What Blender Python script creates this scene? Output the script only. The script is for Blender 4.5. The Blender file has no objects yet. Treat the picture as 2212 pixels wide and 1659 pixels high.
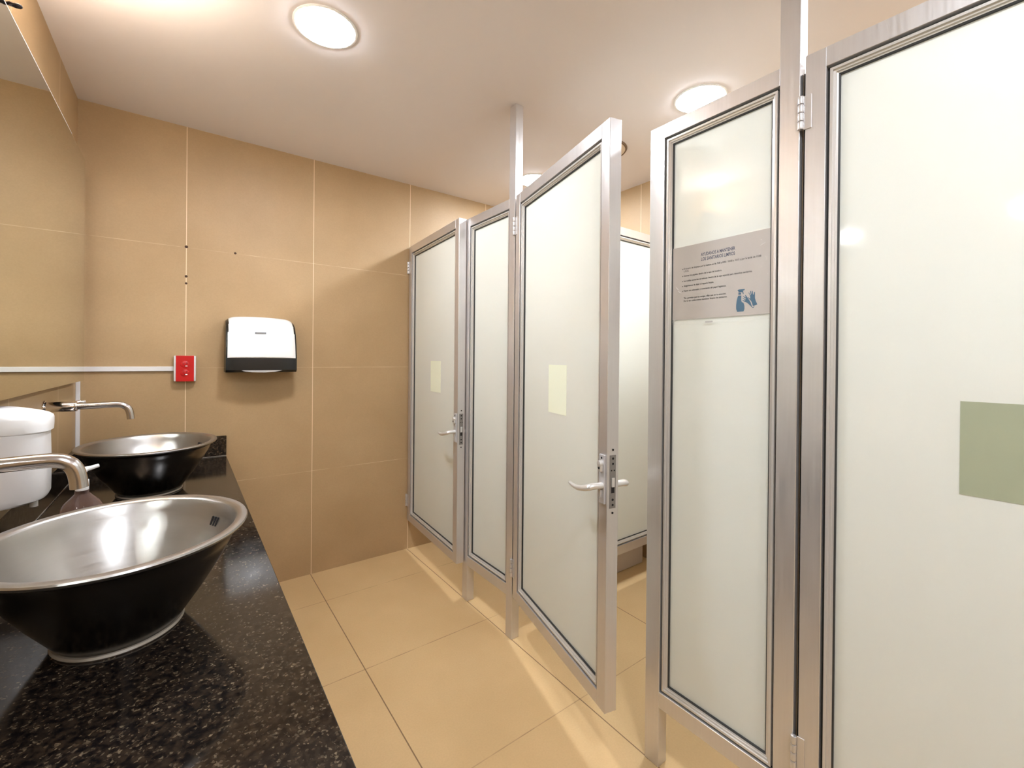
import bpy, bmesh, math, random
from mathutils import Vector, Matrix

scene = bpy.context.scene
PI = math.pi

# ------------------------------------------------------------------ camera
W_PX, H_PX, F_PX = 2212.0, 1659.0, 951.0
YAW, PITCH, ROLL, CAM_Z = 0.6394, -0.0031, 0.0091, 1.2593
cy_, sy_ = math.cos(YAW), math.sin(YAW)
cp_, sp_ = math.cos(PITCH), math.sin(PITCH)
fwd = Vector((sy_ * cp_, cy_ * cp_, sp_))
r0 = Vector((cy_, -sy_, 0))
u0 = r0.cross(fwd)
right = r0 * math.cos(ROLL) + u0 * math.sin(ROLL)
up = -r0 * math.sin(ROLL) + u0 * math.cos(ROLL)
cam_data = bpy.data.cameras.new('camera')
cam = bpy.data.objects.new('camera', cam_data)
scene.collection.objects.link(cam)
cam.matrix_world = Matrix(((right.x, up.x, -fwd.x, 0.0),
                           (right.y, up.y, -fwd.y, 0.0),
                           (right.z, up.z, -fwd.z, CAM_Z),
                           (0, 0, 0, 1)))
cam_data.sensor_width = 36.0
cam_data.lens = F_PX / W_PX * 36.0
cam_data.shift_y = -(H_PX / 2 - 778.1) / W_PX
cam_data.clip_start = 0.02
scene.camera = cam

# ------------------------------------------------------------------ world, exposure
world = bpy.data.worlds.new('world')
scene.world = world
world.use_nodes = True
world.node_tree.nodes['Background'].inputs[0].default_value = (1.0, 0.86, 0.72, 1)
world.node_tree.nodes['Background'].inputs[1].default_value = 0.04
scene.view_settings.view_transform = 'Standard'
scene.view_settings.look = 'None'
scene.view_settings.gamma = 1.0
scene.view_settings.use_curve_mapping = False
scene.view_settings.exposure = 2.48
LAMP = 40.0                       # radiance of a ceiling lamp's diffuser
GLOBE = 80.0                      # radiance of the wall uplight beside the picture edge
LAMP_RGB = (0.92, 0.99, 1.10)
try:
    scene.cycles.use_denoising = True
    scene.cycles.max_bounces = 10
    scene.cycles.diffuse_bounces = 6
    scene.cycles.glossy_bounces = 5
    scene.cycles.transmission_bounces = 6
    scene.cycles.sample_clamp_indirect = 30.0
except Exception:
    pass

# ------------------------------------------------------------------ dimensions
XL, XR, YE, YB, ZC = -0.388, 2.37, 2.735, -2.3, 2.4
XS = 1.18            # front plane of the stall fronts
CT, CX = 0.743, 0.1766   # counter top height and front edge

# ------------------------------------------------------------------ materials
def new_mat(name):
    m = bpy.data.materials.new(name)
    m.use_nodes = True
    nt = m.node_tree
    return m, nt, nt.nodes['Principled BSDF']

def pset(b, **kw):
    names = dict(color='Base Color', rough='Roughness', metal='Metallic', spec='Specular IOR Level',
                 ior='IOR', trans='Transmission Weight', coat='Coat Weight', coat_rough='Coat Roughness',
                 alpha='Alpha', aniso='Anisotropic', emis='Emission Color', emis_s='Emission Strength')
    for k, v in kw.items():
        if k in ('color', 'emis'):
            v = (v[0], v[1], v[2], 1)
        b.inputs[names[k]].default_value = v

def noise(nt, scale, detail=3, vec=None, rough=0.5):
    n = nt.nodes.new('ShaderNodeTexNoise')
    n.inputs['Scale'].default_value = scale
    n.inputs['Detail'].default_value = detail
    n.inputs['Roughness'].default_value = rough
    if vec is not None:
        nt.links.new(vec, n.inputs['Vector'])
    return n.outputs['Fac']

def ramp(nt, fac, stops):
    r = nt.nodes.new('ShaderNodeValToRGB')
    els = r.color_ramp.elements
    while len(els) < len(stops):
        els.new(0.5)
    for e, (p, c) in zip(els, stops):
        e.position = p
        e.color = (c[0], c[1], c[2], 1) if not isinstance(c, float) else (c, c, c, 1)
    nt.links.new(fac, r.inputs[0])
    return r.outputs[0]

def mixc(nt, fac, a, b):
    m = nt.nodes.new('ShaderNodeMix')
    m.data_type = 'RGBA'
    for sock, v in ((m.inputs[0], fac), (m.inputs[6], a), (m.inputs[7], b)):
        if isinstance(v, tuple):
            sock.default_value = (v[0], v[1], v[2], 1)
        elif isinstance(v, float):
            sock.default_value = v
        else:
            nt.links.new(v, sock)
    return m.outputs[2]

def math_n(nt, op, a, b=None, c=None):
    m = nt.nodes.new('ShaderNodeMath')
    m.operation = op
    for i, v in enumerate((a, b, c)):
        if v is None:
            continue
        if isinstance(v, (int, float)):
            m.inputs[i].default_value = v
        else:
            nt.links.new(v, m.inputs[i])
    return m.outputs[0]

def position(nt):
    g = nt.nodes.new('ShaderNodeNewGeometry')
    s = nt.nodes.new('ShaderNodeSeparateXYZ')
    nt.links.new(g.outputs['Position'], s.inputs[0])
    return g.outputs['Position'], s.outputs

def grout_mask(nt, coord, off, period, width):
    """1 inside a joint, 0 elsewhere"""
    t = math_n(nt, 'SUBTRACT', coord, off)
    t = math_n(nt, 'DIVIDE', t, period)
    t = math_n(nt, 'ADD', t, 0.5)
    t = math_n(nt, 'FRACT', t)
    t = math_n(nt, 'SUBTRACT', t, 0.5)
    t = math_n(nt, 'ABSOLUTE', t)
    t = math_n(nt, 'MULTIPLY', t, period)
    return math_n(nt, 'LESS_THAN', t, width / 2)

def bump(nt, b, height, strength, dist=0.002):
    n = nt.nodes.new('ShaderNodeBump')
    n.inputs['Strength'].default_value = strength
    n.inputs['Distance'].default_value = dist
    nt.links.new(height, n.inputs['Height'])
    nt.links.new(n.outputs[0], b.inputs['Normal'])

def tile_mat(name, base, alt, ax1, ax2, g1, g2, grout1, grout2, rough):
    m, nt, b = new_mat(name)
    pos, xyz = position(nt)
    n1 = noise(nt, 3.0, 4, pos)
    n2 = noise(nt, 160.0, 2, pos)
    col = mixc(nt, ramp(nt, n1, [(0.3, 0.0), (0.7, 1.0)]), base, alt)
    col = mixc(nt, math_n(nt, 'MULTIPLY', ramp(nt, n2, [(0.35, 0.0), (0.65, 1.0)]), 0.10), col, (base[0] * .6, base[1] * .6, base[2] * .55))
    m1 = grout_mask(nt, xyz[ax1], *g1)
    m2 = grout_mask(nt, xyz[ax2], *g2)
    wob = ramp(nt, noise(nt, 7.0, 3, pos), [(0.40, 0.15), (0.60, 1.0)])
    col = mixc(nt, math_n(nt, 'MULTIPLY', m2, math_n(nt, 'MULTIPLY', wob, 0.8)), col, grout2)
    col = mixc(nt, math_n(nt, 'MULTIPLY', m1, 0.85), col, grout1)
    nt.links.new(col, b.inputs['Base Color'])
    pset(b, rough=rough, spec=0.35)
    h = math_n(nt, 'SUBTRACT', 1.0, math_n(nt, 'MAXIMUM', m1, m2))
    bump(nt, b, h, 0.35, 0.0015)
    return m

TAN = (0.405, 0.268, 0.134)
TAN2 = (0.455, 0.310, 0.163)
M = {}
M['wall_end'] = tile_mat('tan_wall_tile', TAN, TAN2, 0, 2, (0.004, 0.5915, 0.0032), (0.0, 0.6, 0.0024),
                         (0.85, 0.66, 0.45), (0.66, 0.49, 0.31), 0.5)
M['wall_side'] = tile_mat('tan_side_wall_tile', TAN, TAN2, 1, 2, (2.39, 0.59, 0.0032), (0.0, 0.6, 0.0024),
                          (0.85, 0.66, 0.45), (0.66, 0.49, 0.31), 0.5)
M['floor'] = tile_mat('tan_floor_tile', (0.555, 0.378, 0.183), (0.61, 0.425, 0.217), 0, 1, (0.592, 0.5915, 0.0042), (2.39, 0.62, 0.0036),
                      (0.17, 0.095, 0.045), (0.24, 0.14, 0.065), 0.42)

def plain(name, color, rough=0.5, metal=0.0, spec=0.5, coat=0.0, var=0.0, var_scale=20.0):
    m, nt, b = new_mat(name)
    pset(b, color=color, rough=rough, metal=metal, spec=spec, coat=coat)
    tc = nt.nodes.new('ShaderNodeTexCoord')
    f = noise(nt, var_scale, 3, tc.outputs['Object'])
    if var:
        dark = tuple(c * (1 - var) for c in color)
        nt.links.new(mixc(nt, f, dark, color), b.inputs['Base Color'])
    return m

M['ceiling'] = plain('painted_ceiling', (0.79, 0.725, 0.70), 0.85, spec=0.2, var=0.03, var_scale=2.0)
M['white_plastic'] = plain('white_plastic', (0.72, 0.70, 0.69), 0.32)
M['glossy_white'] = plain('glossy_white_plastic', (0.90, 0.89, 0.88), 0.22)
M['black_plastic'] = plain('black_plastic', (0.012, 0.012, 0.012), 0.25)
M['grey_label'] = plain('grey_label', (0.22, 0.24, 0.28), 0.35)
M['paper_grey'] = plain('grey_paper_towel', (0.50, 0.48, 0.46), 0.9, var=0.1)
M['red_plastic'] = plain('red_plastic', (0.52, 0.006, 0.007), 0.30)
M['dark_red'] = plain('dark_red_slot', (0.16, 0.004, 0.004), 0.5)
M['dark'] = plain('dark_hole', (0.01, 0.008, 0.007), 0.8)
M['brown_hole'] = plain('brown_hole', (0.055, 0.026, 0.014), 0.9)
M['caulk'] = plain('silicone_caulk', (0.36, 0.31, 0.25), 0.45, var=0.2)
M['rubber_and_shade'] = plain('gasket_and_shade', (0.03, 0.03, 0.028), 0.6)  # gasket rubber, also the painted shade in the bead groove
M['lock_light'] = plain('light_lock_plate', (0.60, 0.59, 0.60), 0.40, metal=0.35)
M['lock_grey'] = plain('lock_plate_steel', (0.27, 0.25, 0.235), 0.35, metal=0.6)
M['shiny_black'] = plain('shiny_black', (0.012, 0.008, 0.014), 0.15, var=0.4, var_scale=300)
M['teal_ink'] = plain('teal_ink', (0.006, 0.085, 0.16), 0.6)
M['navy_ink'] = plain('navy_ink', (0.018, 0.03, 0.08), 0.6)
M['black_ink'] = plain('black_ink', (0.02, 0.018, 0.016), 0.6)
M['paper'] = plain('white_printer_paper', (0.47, 0.425, 0.38), 0.7, var=0.05, var_scale=25)
M['lit_green_sheet'] = plain('lit_green_sheet', (0.86, 0.90, 0.72), 0.55)  # brightness of a front-lit sheet put into its colour
M['shaded_sheet'] = plain('shaded_green_sheet', (0.36, 0.385, 0.26), 0.6, var=0.08)  # same kind of sheet, darkened in colour where it blocks the backlight
M['grey_box'] = plain('grey_plastic_bin', (0.55, 0.49, 0.45), 0.5)
M['handle_white'] = plain('satin_handle', (0.74, 0.72, 0.69), 0.30, metal=0.55)
M['chrome'] = plain('chrome', (0.78, 0.74, 0.72), 0.12, metal=1.0)
M['vent_rim'] = plain('dark_vent_rim', (0.16, 0.10, 0.06), 0.6)
M['vent_beige'] = plain('beige_vent', (0.72, 0.58, 0.44), 0.6)

# satin anodised aluminium
m, nt, b = new_mat('satin_aluminium')
pset(b, color=(0.60, 0.57, 0.55), rough=0.36, metal=0.72)
tc = nt.nodes.new('ShaderNodeTexCoord')
mp = nt.nodes.new('ShaderNodeMapping')
mp.inputs['Scale'].default_value = (60, 60, 2.0)
nt.links.new(tc.outputs['Object'], mp.inputs[0])
f = noise(nt, 3.0, 4, mp.outputs[0])
nt.links.new(ramp(nt, f, [(0.3, 0.31), (0.7, 0.42)]), b.inputs['Roughness'])
nt.links.new(mixc(nt, f, (0.63, 0.605, 0.59), (0.71, 0.685, 0.67)), b.inputs['Base Color'])
M['alu'] = m
M['alu_bead'] = plain('bright_aluminium_bead', (0.62, 0.59, 0.55), 0.30, metal=0.40)

# frosted glass
m, nt, b = new_mat('frosted_glass')
pset(b, color=(0.80, 0.825, 0.765), rough=0.07, spec=0.5)
tr = nt.nodes.new('ShaderNodeBsdfTranslucent')
tr.inputs[0].default_value = (0.90, 0.88, 0.84, 1)
mx = nt.nodes.new('ShaderNodeMixShader')
mx.inputs[0].default_value = 0.33
nt.links.new(b.outputs[0], mx.inputs[1])
nt.links.new(tr.outputs[0], mx.inputs[2])
nt.links.new(mx.outputs[0], nt.nodes['Material Output'].inputs[0])
M['frost'] = m

# mirror
m, nt, b = new_mat('mirror_silver')
pset(b, color=(0.84, 0.86, 0.78), rough=0.0, metal=1.0)
M['mirror'] = m

# brushed stainless steel
def steel(name, col, r1, r2, scale):
    m, nt, b = new_mat(name)
    pset(b, metal=1.0)
    tc = nt.nodes.new('ShaderNodeTexCoord')
    mp = nt.nodes.new('ShaderNodeMapping')
    mp.inputs['Scale'].default_value = scale
    nt.links.new(tc.outputs['Object'], mp.inputs[0])
    f = noise(nt, 6.0, 6, mp.outputs[0], 0.65)
    nt.links.new(ramp(nt, f, [(0.3, r1), (0.7, r2)]), b.inputs['Roughness'])
    nt.links.new(mixc(nt, f, tuple(c * .88 for c in col), col), b.inputs['Base Color'])
    return m
M['steel'] = steel('brushed_steel', (0.45, 0.43, 0.405), 0.30, 0.40, (1.5, 1.5, 30))
M['dark_steel'] = steel('dark_outer_steel', (0.13, 0.12, 0.11), 0.21, 0.27, (3, 3, 3))
M['tap_steel'] = steel('tap_steel', (0.62, 0.58, 0.56), 0.16, 0.24, (8, 8, 8))

# dark granite
m, nt, b = new_mat('dark_brown_granite')
pos, xyz = position(nt)
vo = nt.nodes.new('ShaderNodeTexVoronoi')
vo.inputs['Scale'].default_value = 280
vo.inputs['Randomness'].default_value = 1.0
nt.links.new(pos, vo.inputs['Vector'])
vc = nt.nodes.new('ShaderNodeSeparateColor')
nt.links.new(vo.outputs['Color'], vc.inputs[0])
n1 = noise(nt, 85, 6, pos, 0.7)
n2 = noise(nt, 14, 3, pos)
base = mixc(nt, ramp(nt, n1, [(0.42, 0.0), (0.62, 1.0)]), (0.005, 0.004, 0.004), (0.030, 0.020, 0.013))
flake = mixc(nt, vc.outputs[1], (0.15, 0.115, 0.075), (0.035, 0.022, 0.015))
cl = math_n(nt, 'MULTIPLY', ramp(nt, vc.outputs[0], [(0.74, 0.0), (0.88, 1.0)]), ramp(nt, n1, [(0.44, 0.0), (0.60, 1.0)]))
col = mixc(nt, cl, base, flake)
nt.links.new(col, b.inputs['Base Color'])
pset(b, rough=0.10, spec=0.5)
M['granite'] = m

# clear materials
m, nt, b = new_mat('clear_plastic_film')
pset(b, color=(0.95, 0.95, 0.92), rough=0.12, spec=0.6)
tp = nt.nodes.new('ShaderNodeBsdfTransparent')
mx = nt.nodes.new('ShaderNodeMixShader')
mx.inputs[0].default_value = 0.07
nt.links.new(tp.outputs[0], mx.inputs[1])
nt.links.new(b.outputs[0], mx.inputs[2])
nt.links.new(mx.outputs[0], nt.nodes['Material Output'].inputs[0])
M['film'] = m
m, nt, b = new_mat('clear_bottle_plastic')
pset(b, color=(0.26, 0.17, 0.15), rough=0.06, spec=0.9, coat=0.5)
tp = nt.nodes.new('ShaderNodeBsdfTransparent')
tp.inputs[0].default_value = (0.90, 0.78, 0.74, 1)
lw = nt.nodes.new('ShaderNodeLayerWeight')
lw.inputs[0].default_value = 0.35
mx = nt.nodes.new('ShaderNodeMixShader')
nt.links.new(ramp(nt, lw.outputs[1], [(0.0, 0.16), (1.0, 0.75)]), mx.inputs[0])
nt.links.new(tp.outputs[0], mx.inputs[1])
nt.links.new(b.outputs[0], mx.inputs[2])
nt.links.new(mx.outputs[0], nt.nodes['Material Output'].inputs[0])
M['bottle'] = m

# lamp diffuser
m, nt, b = new_mat('lit_diffuser')
pset(b, color=(0.9, 0.9, 0.9), emis=LAMP_RGB, emis_s=LAMP)
M['lamp'] = m

m, nt, b = new_mat('lit_globe')
pset(b, color=(0.9, 0.9, 0.9), emis=(1.0, 0.90, 0.78), emis_s=GLOBE)
M['globe'] = m

# ------------------------------------------------------------------ mesh helpers
class MB:
    def __init__(s):
        s.bm = bmesh.new()
    def _take(s, t):
        me = bpy.data.meshes.new('t'); t.to_mesh(me); t.free()
        s.bm.from_mesh(me); bpy.data.meshes.remove(me)
        return s
    def box(s, a, b, bev=0.0, seg=2):
        t = bmesh.new()
        bmesh.ops.create_cube(t, size=1)
        for v in t.verts:
            v.co = Vector(((a[0] + b[0]) / 2 + v.co.x * (b[0] - a[0]), (a[1] + b[1]) / 2 + v.co.y * (b[1] - a[1]),
                           (a[2] + b[2]) / 2 + v.co.z * (b[2] - a[2])))
        if bev:
            bmesh.ops.bevel(t, geom=list(t.edges), offset=bev, segments=seg, affect='EDGES', profile=0.5)
        return s._take(t)
    def cyl(s, p0, p1, r0, r1=None, n=32, bev=0.0):
        r1 = r0 if r1 is None else r1
        p0, p1 = Vector(p0), Vector(p1)
        t = bmesh.new()
        bmesh.ops.create_cone(t, cap_ends=True, segments=n, radius1=r0, radius2=r1, depth=(p1 - p0).length)
        if bev:
            es = [e for e in t.edges if abs(e.verts[0].co.z - e.verts[1].co.z) < 1e-6]
            bmesh.ops.bevel(t, geom=es, offset=bev, segments=2, affect='EDGES', profile=0.5)
        q = (p1 - p0).to_track_quat('Z', 'Y').to_matrix().to_4x4()
        bmesh.ops.transform(t, matrix=Matrix.Translation((p0 + p1) / 2) @ q, verts=t.verts)
        return s._take(t)
    def tube(s, pts, radii, n=20, flat=1.0):
        pts = [Vector(p) for p in pts]
        if not isinstance(radii, (list, tuple)):
            radii = [radii] * len(pts)
        t = bmesh.new()
        rings = []
        prev = None
        for i, p in enumerate(pts):
            d = (pts[min(i + 1, len(pts) - 1)] - pts[max(i - 1, 0)]).normalized()
            if prev is None:
                ref = Vector((0, 0, 1)) if abs(d.z) < 0.9 else Vector((0, 1, 0))
                a = d.cross(ref).normalized()
            else:
                a = (prev - d * prev.dot(d)).normalized()
            prev = a
            c = d.cross(a)
            rings.append([t.verts.new(p + a * radii[i] * math.cos(2 * PI * k / n) + c * radii[i] * flat * math.sin(2 * PI * k / n)) for k in range(n)])
        for r1, r2 in zip(rings, rings[1:]):
            for k in range(n):
                t.faces.new((r1[k], r1[(k + 1) % n], r2[(k + 1) % n], r2[k]))
        t.faces.new(rings[0][::-1]); t.faces.new(rings[-1])
        bmesh.ops.recalc_face_normals(t, faces=t.faces)
        return s._take(t)
    def lathe(s, prof, c=(0, 0, 0), sx=1.0, sy=1.0, n=96, closed=False):
        t = bmesh.new()
        rings = []
        for r, z in prof:
            if r < 1e-6:
                rings.append([t.verts.new((c[0], c[1], c[2] + z))])
            else:
                rings.append([t.verts.new((c[0] + r * sx * math.cos(2 * PI * k / n), c[1] + r * sy * math.sin(2 * PI * k / n), c[2] + z)) for k in range(n)])
        pairs = list(zip(rings, rings[1:]))
        if closed:
            pairs.append((rings[-1], rings[0]))
        for r1, r2 in pairs:
            for k in range(n):
                k2 = (k + 1) % n
                if len(r1) == 1 and len(r2) == 1:
                    continue
                if len(r1) == 1:
                    t.faces.new((r1[0], r2[k2], r2[k]))
                elif len(r2) == 1:
                    t.faces.new((r1[k], r1[k2], r2[0]))
                else:
                    t.faces.new((r1[k], r1[k2], r2[k2], r2[k]))
        bmesh.ops.recalc_face_normals(t, faces=t.faces)
        return s._take(t)
    def prism(s, pts, d, origin=(0, 0, 0), ux=(1, 0, 0), uy=(0, 0, 1), bev=0.0):
        """polygon in the plane (ux, uy) pushed along the vector d"""
        o, ux, uy, d = Vector(origin), Vector(ux), Vector(uy), Vector(d)
        t = bmesh.new()
        f = t.faces.new([t.verts.new(o + ux * p[0] + uy * p[1]) for p in pts])
        r = bmesh.ops.extrude_face_region(t, geom=[f])
        bmesh.ops.translate(t, vec=d, verts=[v for v in r['geom'] if isinstance(v, bmesh.types.BMVert)])
        bmesh.ops.recalc_face_normals(t, faces=t.faces)
        if bev:
            bmesh.ops.bevel(t, geom=list(t.edges), offset=bev, segments=2, affect='EDGES', profile=0.5)
        bmesh.ops.triangulate(t, faces=[f for f in t.faces if len(f.verts) > 4])
        return s._take(t)
    def ring(s, u0, u1, v0, v1, prof):
        """mitred frame in the local x/z plane; prof = (inset, y)"""
        t = bmesh.new()
        rows = []
        for ins, y in prof:
            rows.append([t.verts.new(c) for c in ((u0 + ins, y, v0 + ins), (u1 - ins, y, v0 + ins), (u1 - ins, y, v1 - ins), (u0 + ins, y, v1 - ins))])
        for a, b_ in zip(rows, rows[1:] + rows[:1]):
            for k in range(4):
                t.faces.new((a[k], a[(k + 1) % 4], b_[(k + 1) % 4], b_[k]))
        bmesh.ops.recalc_face_normals(t, faces=t.faces)
        return s._take(t)
    def build(s, name, mat, parent=None, smooth=False, loc=None):
        me = bpy.data.meshes.new(name)
        s.bm.to_mesh(me); s.bm.free()
        me.materials.append(M[mat] if isinstance(mat, str) else mat)
        if smooth:
            for p in me.polygons:
                p.use_smooth = True
            me.set_sharp_from_angle(angle=math.radians(35))
        o = bpy.data.objects.new(name, me)
        scene.collection.objects.link(o)
        if parent is not None:
            o.parent = parent
        if loc is not None:
            o.location = loc
        return o

def tag(o, label=None, cat=None, group=None, kind=None):
    if label: o['label'] = label
    if cat: o['category'] = cat
    if group: o['group'] = group
    if kind: o['kind'] = kind
    return o

def thing(name, label, cat, loc=(0, 0, 0), rz=0.0, group=None):
    o = bpy.data.objects.new(name, None)
    scene.collection.objects.link(o)
    o.location = loc
    o.rotation_euler = (0, 0, rz)
    o.empty_display_size = 0.1
    return tag(o, label, cat, group)

def copy_tree(o, parent=None):
    c = o.copy()
    scene.collection.objects.link(c)
    if parent is not None:
        c.parent = parent
    for ch in list(o.children):
        copy_tree(ch, c)
    return c

# ------------------------------------------------------------------ room shell
T = 0.1
def shell(name, a, b, mat):
    o = MB().box(a, b).build(name, mat)
    return tag(o, kind='structure')
floor = shell('floor', (XL - T, YB - T, -T), (XR + T, YE + T, 0), 'floor')
ceil = shell('ceiling', (XL - T, YB - T, ZC), (XR + T, YE + T, ZC + T), 'ceiling')
wall_end = shell('wall_end', (XL - T, YE, 0), (XR + T, YE + T, ZC), 'wall_end')
wall_left = shell('wall_left', (XL - T, YB, 0), (XL, YE, ZC), 'wall_side')
wall_right = shell('wall_right', (XR, YB, 0), (XR + T, YE, ZC), 'wall_side')
wall_back = shell('wall_back', (XL - T, YB - T, 0), (XR + T, YB, ZC), 'wall_end')

# drilled holes left in the end wall
for x, z, r in ((0.004, 1.803, 0.0055), (0.211, 1.802, 0.0045), (0.004, 1.656, 0.0048), (0.004, 1.621, 0.0042)):
    o = MB().lathe([(0, 0), (r, 0), (r * 1.3, -0.0008), (r * 1.3, -0.001), (0, -0.001)], n=12).build('drill_hole', 'brown_hole', wall_end)
    o.rotation_euler = (PI / 2, 0, 0)
    o.location = (x, YE - 0.0011, z)

# ------------------------------------------------------------------ ceiling lamps
def make_lamp(x, y, r, label):
    t = thing('ceiling_lamp', label, 'ceiling light', (x, y, ZC), group='round recessed ceiling lamps')
    MB().lathe([(r, 0), (r + .002, -.003), (r + .008, -.003), (r + .011, -.001), (r + .011, 0)], n=64, closed=True).build('trim_ring', 'glossy_white', t, True)
    MB().lathe([(0, 0), (r, 0), (r, -.0035), (r * .97, -.0055), (r * .85, -.0070), (r * .5, -.0085), (0, -.009)], n=48).build('diffuser', 'lamp', t, True)
    return t
make_lamp(0.386, 1.617, 0.093, 'round white ceiling lamp over the corridor, clear of the partitions')
make_lamp(1.80, 1.06, 0.098, 'round ceiling lamp half hidden by the panel that carries the notice')
make_lamp(1.78, 2.18, 0.090, 'small sliver of a ceiling lamp beside the far ceiling post')
make_lamp(1.80, -0.06, 0.098, 'round ceiling lamp above the nearest stall, outside the picture')
make_lamp(0.386, -0.22, 0.093, 'round ceiling lamp over the corridor, above the camera')
make_lamp(0.386, -1.35, 0.093, 'added round fill lamp on the ceiling over the corridor, behind the camera, nearest the back wall')  # unseen lamp added to brighten the low, near part of the room
make_lamp(1.80, -1.25, 0.098, 'round ceiling lamp over the stalls, behind the camera')

t = thing('wall_uplight', 'small cup-shaped uplight on the wall above the mirror, outside the picture', 'wall light', (XL, 1.51, 2.20))
MB().cyl((0, 0, -.03), (.010, 0, -.03), .030, n=32, bev=.003).build('wall_plate', 'chrome', t, True)
MB().cyl((.010, 0, -.03), (.050, 0, -.03), .008, n=20).build('arm', 'chrome', t, True)
MB().lathe([(0, -.05), (.040, -.046), (.054, -.03), (.058, 0), (.056, 0), (.052, -.012), (0, -.014)], (.100, 0, 0), n=40).build('shade', 'chrome', t, True)
MB().lathe([(0, -.008), (.050, -.008), (.050, -.004), (0, -.004)], (.100, 0, 0), n=40).build('diffuser', 'globe', t)

t = thing('ceiling_vent', 'round beige ceiling vent with dark rim, peeking out behind the open stall door', 'vent', (1.819, 1.640, ZC))
MB().lathe([(.122, 0), (.122, -.008), (.128, -.008), (.132, -.003), (.132, 0)], n=64, closed=True).build('rim', 'vent_rim', t, True)
MB().lathe([(0, 0), (.122, 0), (.122, -.006), (.06, -.010), (0, -.012)], n=48).build('cover', 'vent_beige', t, True)

# ------------------------------------------------------------------ stall fronts
GY = 0.020                       # depth of the glass behind the front face
TH = 0.042                       # frame thickness
def bead_and_glass(t, u0, u1, v0, v1, glass='frost'):
    back = TH
    prof_f = [(0, .015), (.006, .015), (.0065, .004), (.012, .004), (.0126, .008), (.017, .009), (.0175, .012), (.021, .013), (.021, GY), (0, GY)]
    prof_b = [(0, back - .003), (.014, back - .003), (.018, back - .010), (.018, GY + .006), (0, GY + .006)]
    bd = MB().ring(u0, u1, v0, v1, prof_f).build('glazing_bead', 'alu_bead', t)
    MB().ring(u0, u1, v0, v1, [(.0004, .0135), (.0062, .0135), (.0062, .0149), (.0004, .0149)]).build('groove_shade', 'rubber_and_shade', bd)  # shade in the recess drawn as a dark ring
    MB().ring(u0, u1, v0, v1, [(.0209, .0135), (.0240, .0150), (.0240, GY), (.0209, GY)]).build('gasket', 'rubber_and_shade', t)
    MB().ring(u0, u1, v0, v1, prof_b).build('glazing_bead', 'alu', t)
    MB().box((u0 + .002, GY, v0 + .002), (u1 - .002, GY + .006, v1 - .002)).build('glass_pane', glass, t)

def hinge(t, u, z, side=-1):
    """leaf on the stile plus a barrel of four knuckles in front of the hinge line"""
    h = 0.080
    m = MB()
    m.box((u + .002, -.0022, z - h / 2), (u + .018, 0.0, z + h / 2), .0006, 1)
    lf = m.build('hinge', 'alu', t)
    for k in range(4):
        z0 = z - h / 2 + k * h / 4
        MB().cyl((u - .0035, -.0055, z0 + .0007), (u - .0035, -.0055, z0 + h / 4 - .0007), .0062, n=20, bev=.001).build('knuckle', 'alu', lf, True)

def bezier(p, n=14):
    out = []
    for i in range(n + 1):
        s = i / n
        a = [Vector(q) for q in p]
        while len(a) > 1:
            a = [a[k].lerp(a[k + 1], s) for k in range(len(a) - 1)]
        out.append(a[0])
    return out

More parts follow.
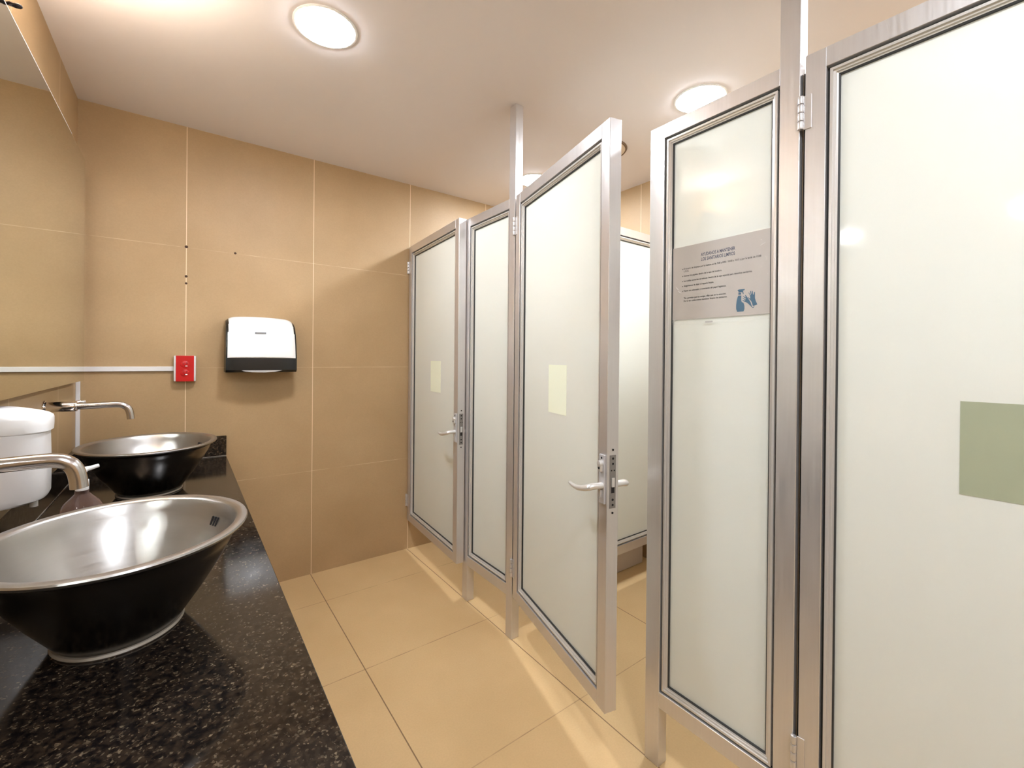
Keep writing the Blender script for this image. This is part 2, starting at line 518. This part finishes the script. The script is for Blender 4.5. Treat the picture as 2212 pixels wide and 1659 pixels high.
def make_door(label, loc, rz, width, z0=0.195, z1=1.985):
    t = thing('stall_door', label, 'door', (loc[0], loc[1], z0), rz, 'frosted glass stall doors')
    Z0, Z1 = 0.0, z1 - z0
    g = lambda z: z - z0
    e = 0.004
    for a, b_ in ((e, 0.046), (width - 0.043, width)):
        MB().box((a, 0, Z0), (b_, TH, Z1), .0012, 1).build('stile', 'alu', t)
    MB().box((.046, 0, Z1 - .045), (width - .043, TH, Z1), .0008, 1).build('rail', 'alu', t)
    MB().box((.046, 0, Z0), (width - .043, TH, Z0 + .045), .0008, 1).build('rail', 'alu', t)
    bead_and_glass(t, .046, width - .043, Z0 + .045, Z1 - .045)
    MB().box((-.0045, .020, Z0), (.0042, .026, Z1 - .03)).build('gap_strip', 'dark', t)  # dark strip behind the gap on the hinge side
    hinge(t, 0.0, g(1.850))
    hinge(t, 0.0, g(0.325))
    # lock: escutcheon, cylinder, lever, edge plate
    lu = width - 0.0195
    esc = MB().box((lu - .013, -.0055, g(.824)), (lu + .013, 0, g(.972)), .0012, 2).build('escutcheon', 'lock_light', t)
    for z in (.962, ):
        MB().cyl((lu, -.0062, g(z)), (lu, -.0050, g(z)), .0034, n=14).build('screw', 'dark', esc)
    m = MB().cyl((lu, -.005, g(.945)), (lu, -.017, g(.945)), .0095, n=28, bev=.0012)
    m.box((lu - .0075, -.0155, g(.921)), (lu + .0075, -.004, g(.945)), .003, 2)
    cyl = m.build('lock_cylinder', 'handle_white', t, True)
    MB().cyl((lu, -.0162, g(.933)), (lu, -.0150, g(.933)), .0045, n=20).build('keyhole', 'dark', cyl)
    def lever(side):
        s = -1 if side else 1
        y0 = 0 if side else TH
        pts = [(lu, y0, g(.878)), (lu, y0 + s * .018, g(.878)), (lu - .002, y0 + s * .036, g(.878))]
        pts += bezier([(lu - .004, y0 + s * .044, g(.876)), (lu - .022, y0 + s * .058, g(.868)), (lu - .062, y0 + s * .054, g(.855)), (lu - .128, y0 + s * .040, g(.858))], 12)
        n = len(pts)
        rad = [.0125, .0115, .0118] + [0.0118 - 0.0062 * (i / 12) ** 1.2 for i in range(13)]
        m = MB().tube(pts, rad, 20, 0.85)
        return m.build('lever_handle', 'handle_white', t, True)
    lever(True); lever(False)
    MB().prism([(-.004, 0), (.005, 0), (.003, -.022), (-.001, -.030), (-.003, -.022)], (0, -.008, 0), (lu - .002, -.004, g(.866))).build('thumb_turn', 'handle_white', t)
    ep = MB().box((width, .010, g(.812)), (width + .0012, .032, g(.972)), .0004, 1).build('edge_plate', 'lock_grey', t)
    lb = MB().box((width + .001, .0155, g(.876)), (width + .0045, .0265, g(.904)), .0008, 1).build('latch_bolt', 'handle_white', t)
    MB().box((width + .0008, .0155, g(.858)), (width + .0018, .0265, g(.875))).build('bolt_slot', 'dark', t)
    for y, z, r in ((.021, .988, .0032), (.021, .962, .0036), (.021, .946, .0034), (.016, .926, .0022), (.026, .926, .0022), (.021, .838, .0036), (.021, .822, .0034), (.021, .798, .0032)):
        MB().cyl((width + .0002, y, g(z)), (width + .0019, y, g(z)), r, n=12).build('screw', 'dark', ep if .812 < z < .972 else t)
    return t

def make_panel(label, y_far, y_near, post_far=0.050, post_near=0.045, near_h=ZC, far_h=1.985):
    """fixed front panel between two posts; local x runs from the far post towards the camera"""
    t = thing('partition_panel', label, 'partition', (XS, y_far, 0), -PI / 2, 'fixed stall front panels')
    w = y_far - y_near
    MB().box((0, 0, 0), (post_far, TH, far_h), .0012, 1).build('post', 'alu', t)
    MB().box((w - post_near, 0, 0), (w, TH, near_h), .0012, 1).build('post', 'alu', t)
    a, b_ = post_far, w - post_near
    MB().box((a, 0, 1.942), (b_, TH, 1.985), .0008, 1).build('rail', 'alu', t)
    MB().box((a, 0, .186), (b_, TH, .235), .0008, 1).build('rail', 'alu', t)
    bead_and_glass(t, a, b_, .235, 1.942)
    # door stop lip on the far post
    MB().box((-.004, .012, .195), (0.0, .030, 1.985)).build('door_stop', 'alu_bead', t)
    return t

p_far = make_panel('narrow frosted panel between the two far stall doors, with a post up to the ceiling', 2.011, 1.574)
p_mid = make_panel('narrow frosted glass panel carrying the notice, with a thick post up to the ceiling', 0.862, 0.440)
p_near = make_panel('frosted panel beyond the nearest stall door, outside the picture', -0.283, -0.715)

d1 = make_door('farthest stall door, slightly ajar, hinged at the tiled end wall', (XS, YE - .006), math.atan2(-.745, -.048), 0.741)
d2 = make_door('stall door standing half open in the middle, swung out into the corridor', (XS + .001, 1.571), math.atan2(-.686, -.165), 0.705)
d3 = make_door('nearest stall door at the right edge, closed, with a sheet coloured dark against the backlight', (XS, 0.433), -PI / 2 + math.radians(2.8), 0.711)

def make_divider(label, y, x1=XR):
    t = thing('stall_divider', label, 'partition', (XS + TH + .001, y, 0.0), 0, 'frosted dividers between the stalls')
    w = x1 - XS - TH - .001
    for a, b_ in ((0, .045), (w - .045, w)):
        MB().box((a, 0, .19), (b_, TH, 1.985), .0012, 1).build('stile', 'alu', t)
    MB().box((.045, 0, 1.942), (w - .045, TH, 1.985)).build('rail', 'alu', t)
    MB().box((.045, 0, .19), (w - .045, TH, .238)).build('rail', 'alu', t)
    bead_and_glass(t, .045, w - .045, .238, 1.942)
    return t
make_divider('frosted divider seen through the gap behind the open stall door', 1.578)
make_divider('frosted divider hidden behind the panel with the notice', 0.4415)

# pale bin on the floor beyond the divider
t = thing('waste_bin', 'grey box-shaped bin on the floor, seen under the divider through the door gap', 'bin', (2.08, 1.80, 0))
MB().box((-.22, -.098, 0), (.215, .12, .34), .008, 2).build('body', 'grey_box', t, True)
MB().box((-.228, -.106, .34), (.223, .128, .365), .006, 2).build('lid', 'grey_box', t, True)

# sheets stuck on the doors
def door_sheet(door, u0, u1, z0, z1, mat, label):
    mw = Matrix.Translation(door.location) @ Matrix.Rotation(door.rotation_euler.z, 4, 'Z')
    zb = door.location.z
    o = MB().box((0, -.0006, 0), (u1 - u0, 0, z1 - z0)).build('door_sheet', mat)
    o.location = mw @ Vector((u0, GY - .0002, z0 - zb))
    o.rotation_euler = (0, 0, door.rotation_euler.z)
    return tag(o, label, 'sheet', 'blank sheets on the stall doors')
door_sheet(d1, .333, .478, 1.062, 1.242, 'lit_green_sheet', 'small sheet on the farthest stall door, coloured pale green as if lit')
door_sheet(d2, .292, .428, 1.056, 1.238, 'lit_green_sheet', 'sheet on the half-open stall door, coloured pale green as if lit')
door_sheet(d3, .268, .470, 1.004, 1.185, 'shaded_sheet', 'sheet on the nearest stall door, coloured dark green as if shaded, cut by the picture edge')

# ------------------------------------------------------------------ notice in a clear sleeve
NX, NY, NZ, K = XS + GY - .0035, 0.7916, CAM_Z + (1.5953 - CAM_Z) * 1.0120, 1.0120
notice = thing('notice', 'landscape notice about keeping the toilets clean, in a clear sleeve on frosted glass', 'notice', (NX, NY, NZ), -PI / 2)
def nv(z):
    return (z - 1.5953) * K
MB().box((.0005, 0, nv(1.380)), (.285 * K, .0006, 0)).build('paper', 'paper', notice)
# sleeve: slightly rumpled film
t_ = bmesh.new()
random.seed(4)
NU, NV = 48, 36
vs = [[None] * (NV + 1) for _ in range(NU + 1)]
for i in range(NU + 1):
    for j in range(NV + 1):
        u = -.0035 + (.2885 + .0035) * i / NU
        v = nv(1.3655) + (.003 - nv(1.3655)) * j / NV
        w = -.0011 - .0009 * (0.5 + 0.5 * math.sin(u * 62 + v * 35 + 2 * math.sin(v * 47))) - .0006 * (0.5 + .5 * math.sin(u * 170 - v * 120 + 1.3))
        vs[i][j] = t_.verts.new((u, w, v))
for i in range(NU):
    for j in range(NV):
        t_.faces.new((vs[i][j], vs[i + 1][j], vs[i + 1][j + 1], vs[i][j + 1]))
mb = MB(); mb._take(t_)
sleeve = mb.build('clear_sleeve', 'film', notice, True)
MB().box((.110, -.0026, nv(1.3665)), (.132, -.0022, nv(1.371))).build('sleeve_mark', 'paper_grey', sleeve)
for u, v, a in ((.020, 1.4735, -50), (.028, 1.462, -35), (.262, 1.557, 25), (.150, 1.369, 4), (.215, 1.371, 8), (.010, 1.378, 40)):
    o = MB().tube([(-.007, 0, 0), (0, -.001, 0), (.007, 0, 0)], [.0003, .0009, .0003], 8, .5).build('crease', 'glossy_white', sleeve)
    o.location = (u * K, -.003, nv(v)); o.rotation_euler = (0, math.radians(-a), 0)

dg_tmp = []
def text_line(s, u0, u1, z, h, mat, name='text_line', bold=.022):
    cu = bpy.data.curves.new('c', 'FONT')
    cu.body = s
    cu.resolution_u = 2
    cu.offset = bold
    ob = bpy.data.objects.new('c', cu)
    scene.collection.objects.link(ob)
    bpy.context.view_layer.update()
    me = bpy.data.meshes.new_from_object(ob.evaluated_get(bpy.context.evaluated_depsgraph_get()))
    bpy.data.objects.remove(ob)
    xs = [v.co.x for v in me.vertices]
    sx = (u1 - u0) * K / (max(xs) - min(xs))
    x0 = min(xs)
    sz = h / 0.70
    for v in me.vertices:
        v.co = Vector((u0 * K + (v.co.x - x0) * sx, -.0002, nv(z) + v.co.y * sz))
    me.name = name
    me.materials.clear(); me.materials.append(M[mat])
    o = bpy.data.objects.new(name, me)
    scene.collection.objects.link(o)
    o.parent = notice
    return o
text_line('AYUDANOS A MANTENER', .0925, .1900, 1.5575, .0092, 'navy_ink', 'heading')
text_line('LOS SANITARIOS LIMPIOS', .0935, .1897, 1.5440, .0092, 'navy_ink', 'heading')
HB = .0050
for s, a, b_, z in (
        ('El horario de limpieza por la mañana es de 7:00 a 8:00 / 10:00 a 10:15 y por la tarde de 15:00', .0388, .2569, 1.5270),
        ('a 15:15.', .0388, .0555, 1.5195),
        ('Colocar los papeles dentro de la tapa del inodoro.', .0390, .1543, 1.5060),
        ('Las toallas sanitarias se colocan dentro de la caja especial para desechos sanitarios.', .0392, .2351, 1.4910),
        ('Asegurarnos de dejar el espacio limpio.', .0393, .1314, 1.4765),
        ('Hacer uso adecuado y consciente del papel higiénico.', .0395, .1667, 1.4620),
        ('"No permitas que tus amigas, ellas que no lo ensucien.', .0397, .1670, 1.4405),
        ('Por lo ver colaboremos mantener limpios los sanitarios.', .0398, .1696, 1.4320)):
    text_line(s, a, b_, z, HB, 'black_ink')
for z in (1.5285, 1.5075, 1.4925, 1.478, 1.4635):
    MB().cyl((.0355 * K, -.0003, nv(z)), (.0355 * K, 0, nv(z)), .0014, n=12).build('bullet', 'black_ink', notice)
def ink(name, polys, mat='teal_ink'):
    m = MB()
    for p in polys:
        m.prism([(q[0] * K, nv(q[1])) for q in p], (0, -.0004, 0))
    return m.build(name, mat, notice)
ink('spray_bottle_picture', [
    [(0.1998, 1.4333), (0.2075, 1.4325), (0.2076, 1.4191), (0.2089, 1.4153), (0.2137, 1.4124), (0.2157, 1.4054), (0.2162, 1.3973), (0.2139, 1.3902), (0.1975, 1.3899), (0.1945, 1.3975), (0.1944, 1.4073), (0.1955, 1.4195), (0.1975, 1.4275)],
    [(0.1998, 1.4399), (0.2066, 1.4395), (0.2067, 1.435), (0.1998, 1.4354)],
    [(0.1973, 1.4475), (0.2013, 1.4491), (0.2161, 1.4489), (0.2161, 1.4461), (0.2117, 1.445), (0.2134, 1.4363), (0.2122, 1.436), (0.2098, 1.4415), (0.2002, 1.441), (0.2001, 1.4443)]])
ink('rubber_gloves_picture', [
    [(0.226, 1.4381), (0.2275, 1.4383), (0.2303, 1.4304), (0.2319, 1.4314), (0.2304, 1.4415), (0.2321, 1.4417), (0.2338, 1.4332), (0.2349, 1.4334), (0.2345, 1.4411), (0.2364, 1.4412), (0.238, 1.4319), (0.2396, 1.4313), (0.2403, 1.438), (0.2422, 1.4378), (0.2423, 1.4227), (0.2443, 1.4146), (0.2486, 1.4051), (0.2376, 1.4018), (0.2356, 1.4091), (0.2332, 1.4153), (0.2301, 1.4188), (0.2245, 1.4254), (0.2257, 1.4261), (0.2293, 1.4221), (0.2308, 1.4227), (0.23, 1.4296)],
    [(0.2108, 1.4188), (0.2112, 1.4199), (0.2176, 1.4177), (0.2183, 1.4192), (0.2112, 1.4248), (0.2111, 1.426), (0.2187, 1.4212), (0.2199, 1.4223), (0.2119, 1.43), (0.2127, 1.4307), (0.2194, 1.4259), (0.2174, 1.4318), (0.219, 1.4324), (0.2242, 1.4246), (0.2295, 1.4160), (0.2318, 1.4118), (0.2335, 1.4055), (0.2365, 1.3990), (0.2418, 1.401), (0.238, 1.3966), (0.2357, 1.3985), (0.2239, 1.411)]])

# ------------------------------------------------------------------ counter
ct = thing('vanity_counter', 'long black and brown speckled granite counter under the mirror', 'counter', (XL, YB + .6, 0))
ox, oy = XL, YB + .6
MB().box((.001, 0, CT - .030), (CX - ox, YE - oy - .001, CT), .0015, 2).build('slab', 'granite', ct)
MB().box((CX - ox - .045, 0.0, CT - .150), (CX - ox - .020, YE - oy, CT - .030), .001, 1).build('apron', 'granite', ct)
g_ = .0012
bs1 = tag(MB().box((XL + .001, YB + .6, CT + g_), (XL + .020, YE - .001, CT + .104), .001, 1).build('backsplash', 'granite'),
    'long dark granite backsplash strip along the left wall, behind the basins', 'backsplash')
bs2 = tag(MB().box((XL + .0205, YE - .020, CT + g_), (CX, YE - .001, CT + .104), .001, 1).build('backsplash', 'granite'),
    'short black granite backsplash strip on the tiled end wall beside the farther basin', 'backsplash')
MB().box((XL + .022, YE - .0218, CT + g_), (CX, YE - .0201, CT + .0034)).build('caulk_line', 'caulk', bs2)
MB().box((XL + .0201, YB + .6, CT + g_), (XL + .0215, YE - .022, CT + .0030)).build('caulk_line', 'caulk', bs1)

# ------------------------------------------------------------------ vessel basins
def make_basin(x, y, sx, sy, label):
    t = thing('vessel_basin', label, 'basin', (x, y, CT), group='stainless vessel basins on the granite')
    H = .186
    outer = [(.084, .002), (.090, .004), (.098, .014), (.1145, .038), (.1335, .066), (.1520, .096), (.1680, .124), (.1800, .149), (.1865, .165), (.1930, .1720), (.2010, .1770)]
    rim = [(.2045, .1790), (.2060, .1820), (.2045, .1850), (.2000, H), (.1930, .1856), (.1870, .1835), (.1840, .1795)]
    inner = [(.1785, .1600), (.1670, .1330), (.1495, .1030), (.1295, .0730), (.1080, .0460), (.0820, .0260), (.0550, .0155), (.0230, .0120)]
    prof = outer + rim + inner
    MB().lathe([(.1900, .1740), (.2016, .1762)] + rim + inner + [(0, .0115)], sx=sx / .205, sy=sy / .205, n=128).build('bowl', 'steel', t, True)
    MB().lathe([(0, .002)] + outer + [(.2020, .1795), (.1900, .1800), (.1850, .1700)], sx=sx / .205, sy=sy / .205, n=128).build('outer_shell', 'dark_steel', t, True)
    MB().lathe([(.080, 0), (.096, 0), (.0975, .002), (.0955, .0055), (.089, .006), (.080, .004)], sx=sx / .205, sy=sy / .205, n=96, closed=True).build('foot_ring', 'caulk', t, True)
    MB().lathe([(0, .012), (.021, .012), (.023, .0145), (.017, .0165), (.0, .0155)], n=48).build('drain', 'chrome', t, True)
    # overflow slots high on the inner wall
    for k in range(3):
        a = math.radians(25 + k * 3.0)
        rr = .1705
        ca, sa = math.cos(a), math.sin(a)
        c = Vector((rr * ca * sx / .205, rr * sa * sy / .205, .143))
        o = MB().tube([(0, 0, -.010), (0, 0, -.009), (0, 0, .009), (0, 0, .010)], [.0008, .0019, .0019, .0008], 10).build('overflow_slot', 'dark', t)
        o.location = c
        o.rotation_euler = (0, math.radians(20), a)
    return t
make_basin(-.0935, 1.112, .2035, .221, 'nearest shallow steel vessel basin, its rim cut by the left picture edge')
make_basin(-.1030, 2.172, .2110, .240, 'farther steel vessel basin at the end wall, under the wall-mounted tap')

# ------------------------------------------------------------------ taps
def make_tap(y, ze, label, rs=.0116):
    zc = ze
    t = thing('wall_tap', label, 'tap', (XL, y, zc), group='wall-mounted spout taps')
    MB().cyl((0, 0, 0), (.005, 0, 0), .024, n=40, bev=.002).build('wall_flange', 'chrome', t, True)
    MB().cyl((.004, 0, 0), (.078, 0, 0), .0175, n=32, bev=.0015).build('valve_body', 'chrome', t, True)
    MB().cyl((.076, 0, 0), (.084, 0, 0), .0175, n=32, bev=.002).build('collar', 'chrome', t, True)
    pts = [(.080, 0, 0), (.12, 0, .0), (.160, 0, .001)] + bezier([(.180, 0, .001), (.218, 0, .002), (.2235, 0, -.018), (.2265, 0, -.040)], 12) + [(.228, 0, -.056)]
    MB().tube(pts, rs, 28).build('spout', 'tap_steel', t, True)
    m = MB().cyl((.078, .018, .012), (.100, .030, .014), .006, n=18, bev=.001).cyl((.040, .012, .008), (.082, .020, .012), .005, n=16)
    m.build('lever', 'chrome', t, True)
    return t
make_tap(1.165, 1.062, 'nearest bent steel wall tap, in front of the white soap dispenser', .0134)
make_tap(2.17, 1.0775, 'slim bent wall tap above the farther basin, beside the outlet')

# ------------------------------------------------------------------ wall soap dispenser
sd = thing('soap_dispenser', 'rounded white plastic soap dispenser on the left wall above the counter', 'soap dispenser', (XL, 1.605, .895))
def d_section(depth, half, n=28):
    pts = [(0, -half), (0, half)]
    for i in range(n + 1):
        a = PI / 2 - PI * i / n
        ca, sa = math.cos(a), math.sin(a)
        pts.append((depth * abs(ca) ** .62, half * math.copysign(abs(sa) ** .55, sa)))
    return pts
def loft(secs):
    t = bmesh.new()
    rings = []
    for z, d, h, zt in secs:
        rings.append([t.verts.new((x, y, z + zt * x)) for x, y in d_section(d, h)])
    n = len(rings[0])
    for a, b_ in zip(rings, rings[1:]):
        for k in range(n):
            t.faces.new((a[k], a[(k + 1) % n], b_[(k + 1) % n], b_[k]))
    t.faces.new(rings[0]); t.faces.new(rings[-1])
    bmesh.ops.remove_doubles(t, verts=t.verts, dist=1e-5)
    bmesh.ops.recalc_face_normals(t, faces=t.faces)
    m = MB(); m._take(t); return m
loft([(-.008, .098, .062, .1), (-.002, .108, .066, .08), (.012, .1125, .068, .05), (.08, .1135, .069, 0), (.150, .1120, .068, 0), (.1705, .1115, .0675, 0)]).build('body', 'white_plastic', sd, True)
loft([(.171, .1125, .068, 0), (.174, .1170, .070, 0), (.190, .1180, .0715, 0), (.206, .1180, .071, -.01), (.214, .1160, .070, -.03), (.223, .108, .065, -.06), (.230, .092, .056, -.08), (.236, .060, .040, -.08)]).build('lid', 'glossy_white', sd, True)
MB().cyl((.085, .0, -.018), (.085, 0, .004), .008, n=20).build('nozzle', 'white_plastic', sd, True)

# ------------------------------------------------------------------ clear pump bottle between the basins
pb = thing('soap_bottle', 'clear pump soap bottle with white pump head, behind the nearest basin rim', 'bottle', (-.191, 1.425, CT))
MB().lathe([(0, 0), (.034, 0), (.037, .004), (.038, .012), (.038, .150), (.037, .160), (.031, .172), (.020, .184), (.0125, .193), (.0125, .200), (0, .200)], n=56).build('bottle_body', 'bottle', pb, True)
MB().cyl((0, 0, .200), (0, 0, .224), .0122, n=28, bev=.0015).build('collar', 'glossy_white', pb, True)
m = MB().cyl((0, 0, .222), (0, 0, .244), .0036, n=14).cyl((0, 0, .240), (0, 0, .252), .0090, n=24, bev=.002)
m.tube([(0, 0, .2475), (.014, .008, .2485), (.027, .014, .2515)], [.0058, .0050, .0042], 14)
m.build('pump_head', 'glossy_white', pb, True)

# ------------------------------------------------------------------ mirror
mr = thing('wall_mirror', 'large frameless mirror standing off the left wall above the taps', 'mirror', (XL, YB + .15, 1.150))
L_ = 2.62 - (YB + .15)
MB().box((0.0, .02, .02), (.034, L_ - .02, .925)).build('backing_board', 'black_plastic', mr)
MB().box((.034, 0, 0), (.041, L_, .945)).build('mirror_glass', 'mirror', mr)
MB().box((.0342, 0, .9452), (.0412, L_ - .28, .9480)).build('polished_edge_glint', 'glossy_white', mr)  # bright reflection on the bevel drawn as a white strip

# black cable end poking out over the mirror's top edge
cb = thing('cable_end', 'shiny black plug with a loose brown wire, poking out over the mirror top edge', 'cable', (XL, 1.60, 2.1112))
def q(p):
    return (p[0] - XL, p[1] - 1.60, p[2] - 2.1112)
pl = [(-.355, 1.600, 2.1120), (-.352, 1.600, 2.1135), (-.346, 1.600, 2.1150), (-.337, 1.600, 2.1152), (-.330, 1.600, 2.1158), (-.3265, 1.600, 2.1165), (-.3255, 1.600, 2.1166)]
MB().tube([q(p) for p in pl], [.0022, .0042, .0066, .0074, .0066, .0040, .0012], 20, .8).build('plug', 'shiny_black', cb, True)
MB().tube([q(p) for p in ((-.353, 1.600, 2.1125), (-.3580, 1.602, 2.1142), (-.364, 1.606, 2.1185), (-.374, 1.610, 2.126), (-.388, 1.612, 2.130))], .0017, 10).build('wire', 'brown_hole', cb, True)
MB().tube([q(p) for p in ((-.3535, 1.600, 2.1120), (-.3575, 1.603, 2.1098), (-.3640, 1.606, 2.1125), (-.3585, 1.606, 2.1145))], .0011, 8).build('wire', 'brown_hole', cb, True)

# ------------------------------------------------------------------ towel dispenser
td = thing('paper_towel_dispenser', 'white and black paper towel dispenser on the tiled end wall', 'dispenser', (.326, YE, 1.178))
# side profile (y towards the room is negative, z up)
def dprof(off):
    return [(0, 0 + off), (-.128, 0 + off), (-.140, .012 + off), (-.141, .075), (-.134, .150), (-.118, .215), (-.095, .258), (-.060, .281), (-.020, .288), (0, .288)]
def bowed(prof, w, n=24):
    t_ = bmesh.new()
    rings = []
    for i in range(n + 1):
        q = -1 + 2 * i / n
        q = math.copysign(abs(q) ** .75, q)
        hz = 1 - .028 * q * q - .05 * abs(q) ** 14
        dy = 1 - .05 * q * q - .06 * abs(q) ** 12
        wx = w / 2 * q
        rings.append([t_.verts.new((wx * (1 - .02 * max(0, p[1] - .08) / .2), p[0] * dy, p[1] * (hz if p[1] > .1 else 1 - (1 - hz) * max(0, p[1]) / .1))) for p in prof])
    k = len(prof)
    for a_, b_ in zip(rings, rings[1:]):
        for j in range(k):
            t_.faces.new((a_[j], a_[(j + 1) % k], b_[(j + 1) % k], b_[j]))
    t_.faces.new(rings[0]); t_.faces.new(rings[-1])
    bmesh.ops.recalc_face_normals(t_, faces=t_.faces)
    mb_ = MB(); mb_._take(t_); return mb_
bowed(dprof(0), .324).build('base', 'black_plastic', td, True)
def shell_prof():
    o = [(-.1405, .074), (-.1450, .078), (-.1450, .085), (-.1385, .152), (-.1225, .218), (-.099, .262), (-.062, .2865), (-.020, .2935), (-.004, .2935), (-.004, .288), (-.060, .2805), (-.095, .2575), (-.118, .214), (-.134, .150), (-.1405, .085)]
    return o
bowed(shell_prof(), .310).build('cover', 'glossy_white', td, True)
lb = MB().box((-.024, -.0012, -.0045), (.026, .0012, .0045), .0008, 2).build('name_badge', 'grey_label', td)
lb.location = (-.012, -.1300, .203); lb.rotation_euler = (math.radians(14), 0, 0)
lb = MB().box((-.022, -.0004, -.0008), (.022, .0006, .0008)).box((-.018, -.0008, -.0014), (.022, .0004, .0012)).build('badge_lettering', 'paper_grey', lb)
lb.location = (.001, -.0012, 0)
gr = MB().tube([(-.026, 0, .004), (0, .0002, .006), (.026, 0, .004)], .0016, 8, .5).tube([(-.026, 0, -.006), (0, 0, -.007), (.026, 0, -.006)], .0012, 8, .5).build('push_mark', 'white_plastic', td)
gr.location = (-.045, -.1110, .243); gr.rotation_euler = (math.radians(28), 0, 0)
m = MB().prism([(-.095, .010), (.088, .010), (.055, .0025), (.01, -.001), (-.05, .001), (-.08, .005)], (0, .02, 0), (0, -.1425, 0))
m.build('paper_towel', 'paper_grey', td)

# ------------------------------------------------------------------ outlet and raceways
ob = thing('power_outlet', 'red double power outlet on a white surface box', 'outlet', (.0015, YE, 1.197))
MB().box((-.044, -.034, -.063), (.044, 0, .063), .003, 2).build('surface_box', 'white_plastic', ob, True)
MB().box((-.036, -.038, -.0635), (.036, -.034, .0635), .0015, 2).build('cover_plate', 'red_plastic', ob)
for dz in (.021, -.021):
    s_ = MB().cyl((0, -.0405, dz), (0, -.038, dz), .0165, n=28, bev=.0008).build('socket', 'red_plastic', ob, True)
    MB().box((-.0085, -.0412, dz - .001), (-.0062, -.040, dz + .008)).box((.0062, -.0412, dz - .001), (.0085, -.040, dz + .009)).cyl((0, -.0412, dz - .008), (0, -.0400, dz - .008), .0030, n=12).build('slot', 'dark_red', s_)
    MB().box((.0015, -.0414, dz - .0105), (.010, -.0403, dz - .0065), .0003, 1).build('paint_chip', 'glossy_white', s_)
tag(MB().box((XL, YE - .013, 1.1845), (-.0430, YE, 1.2065), .0015, 2).build('cable_raceway', 'white_plastic'),
    'white horizontal cable duct running from the red outlet to the corner', 'cable duct', 'white cable ducts')
tag(MB().box((XL, YE - .014, CT + .1045), (XL + .014, YE, 1.1840), .0015, 2).build('cable_raceway', 'white_plastic'),
    'white vertical cable duct in the corner below the mirror', 'cable duct', 'white cable ducts')
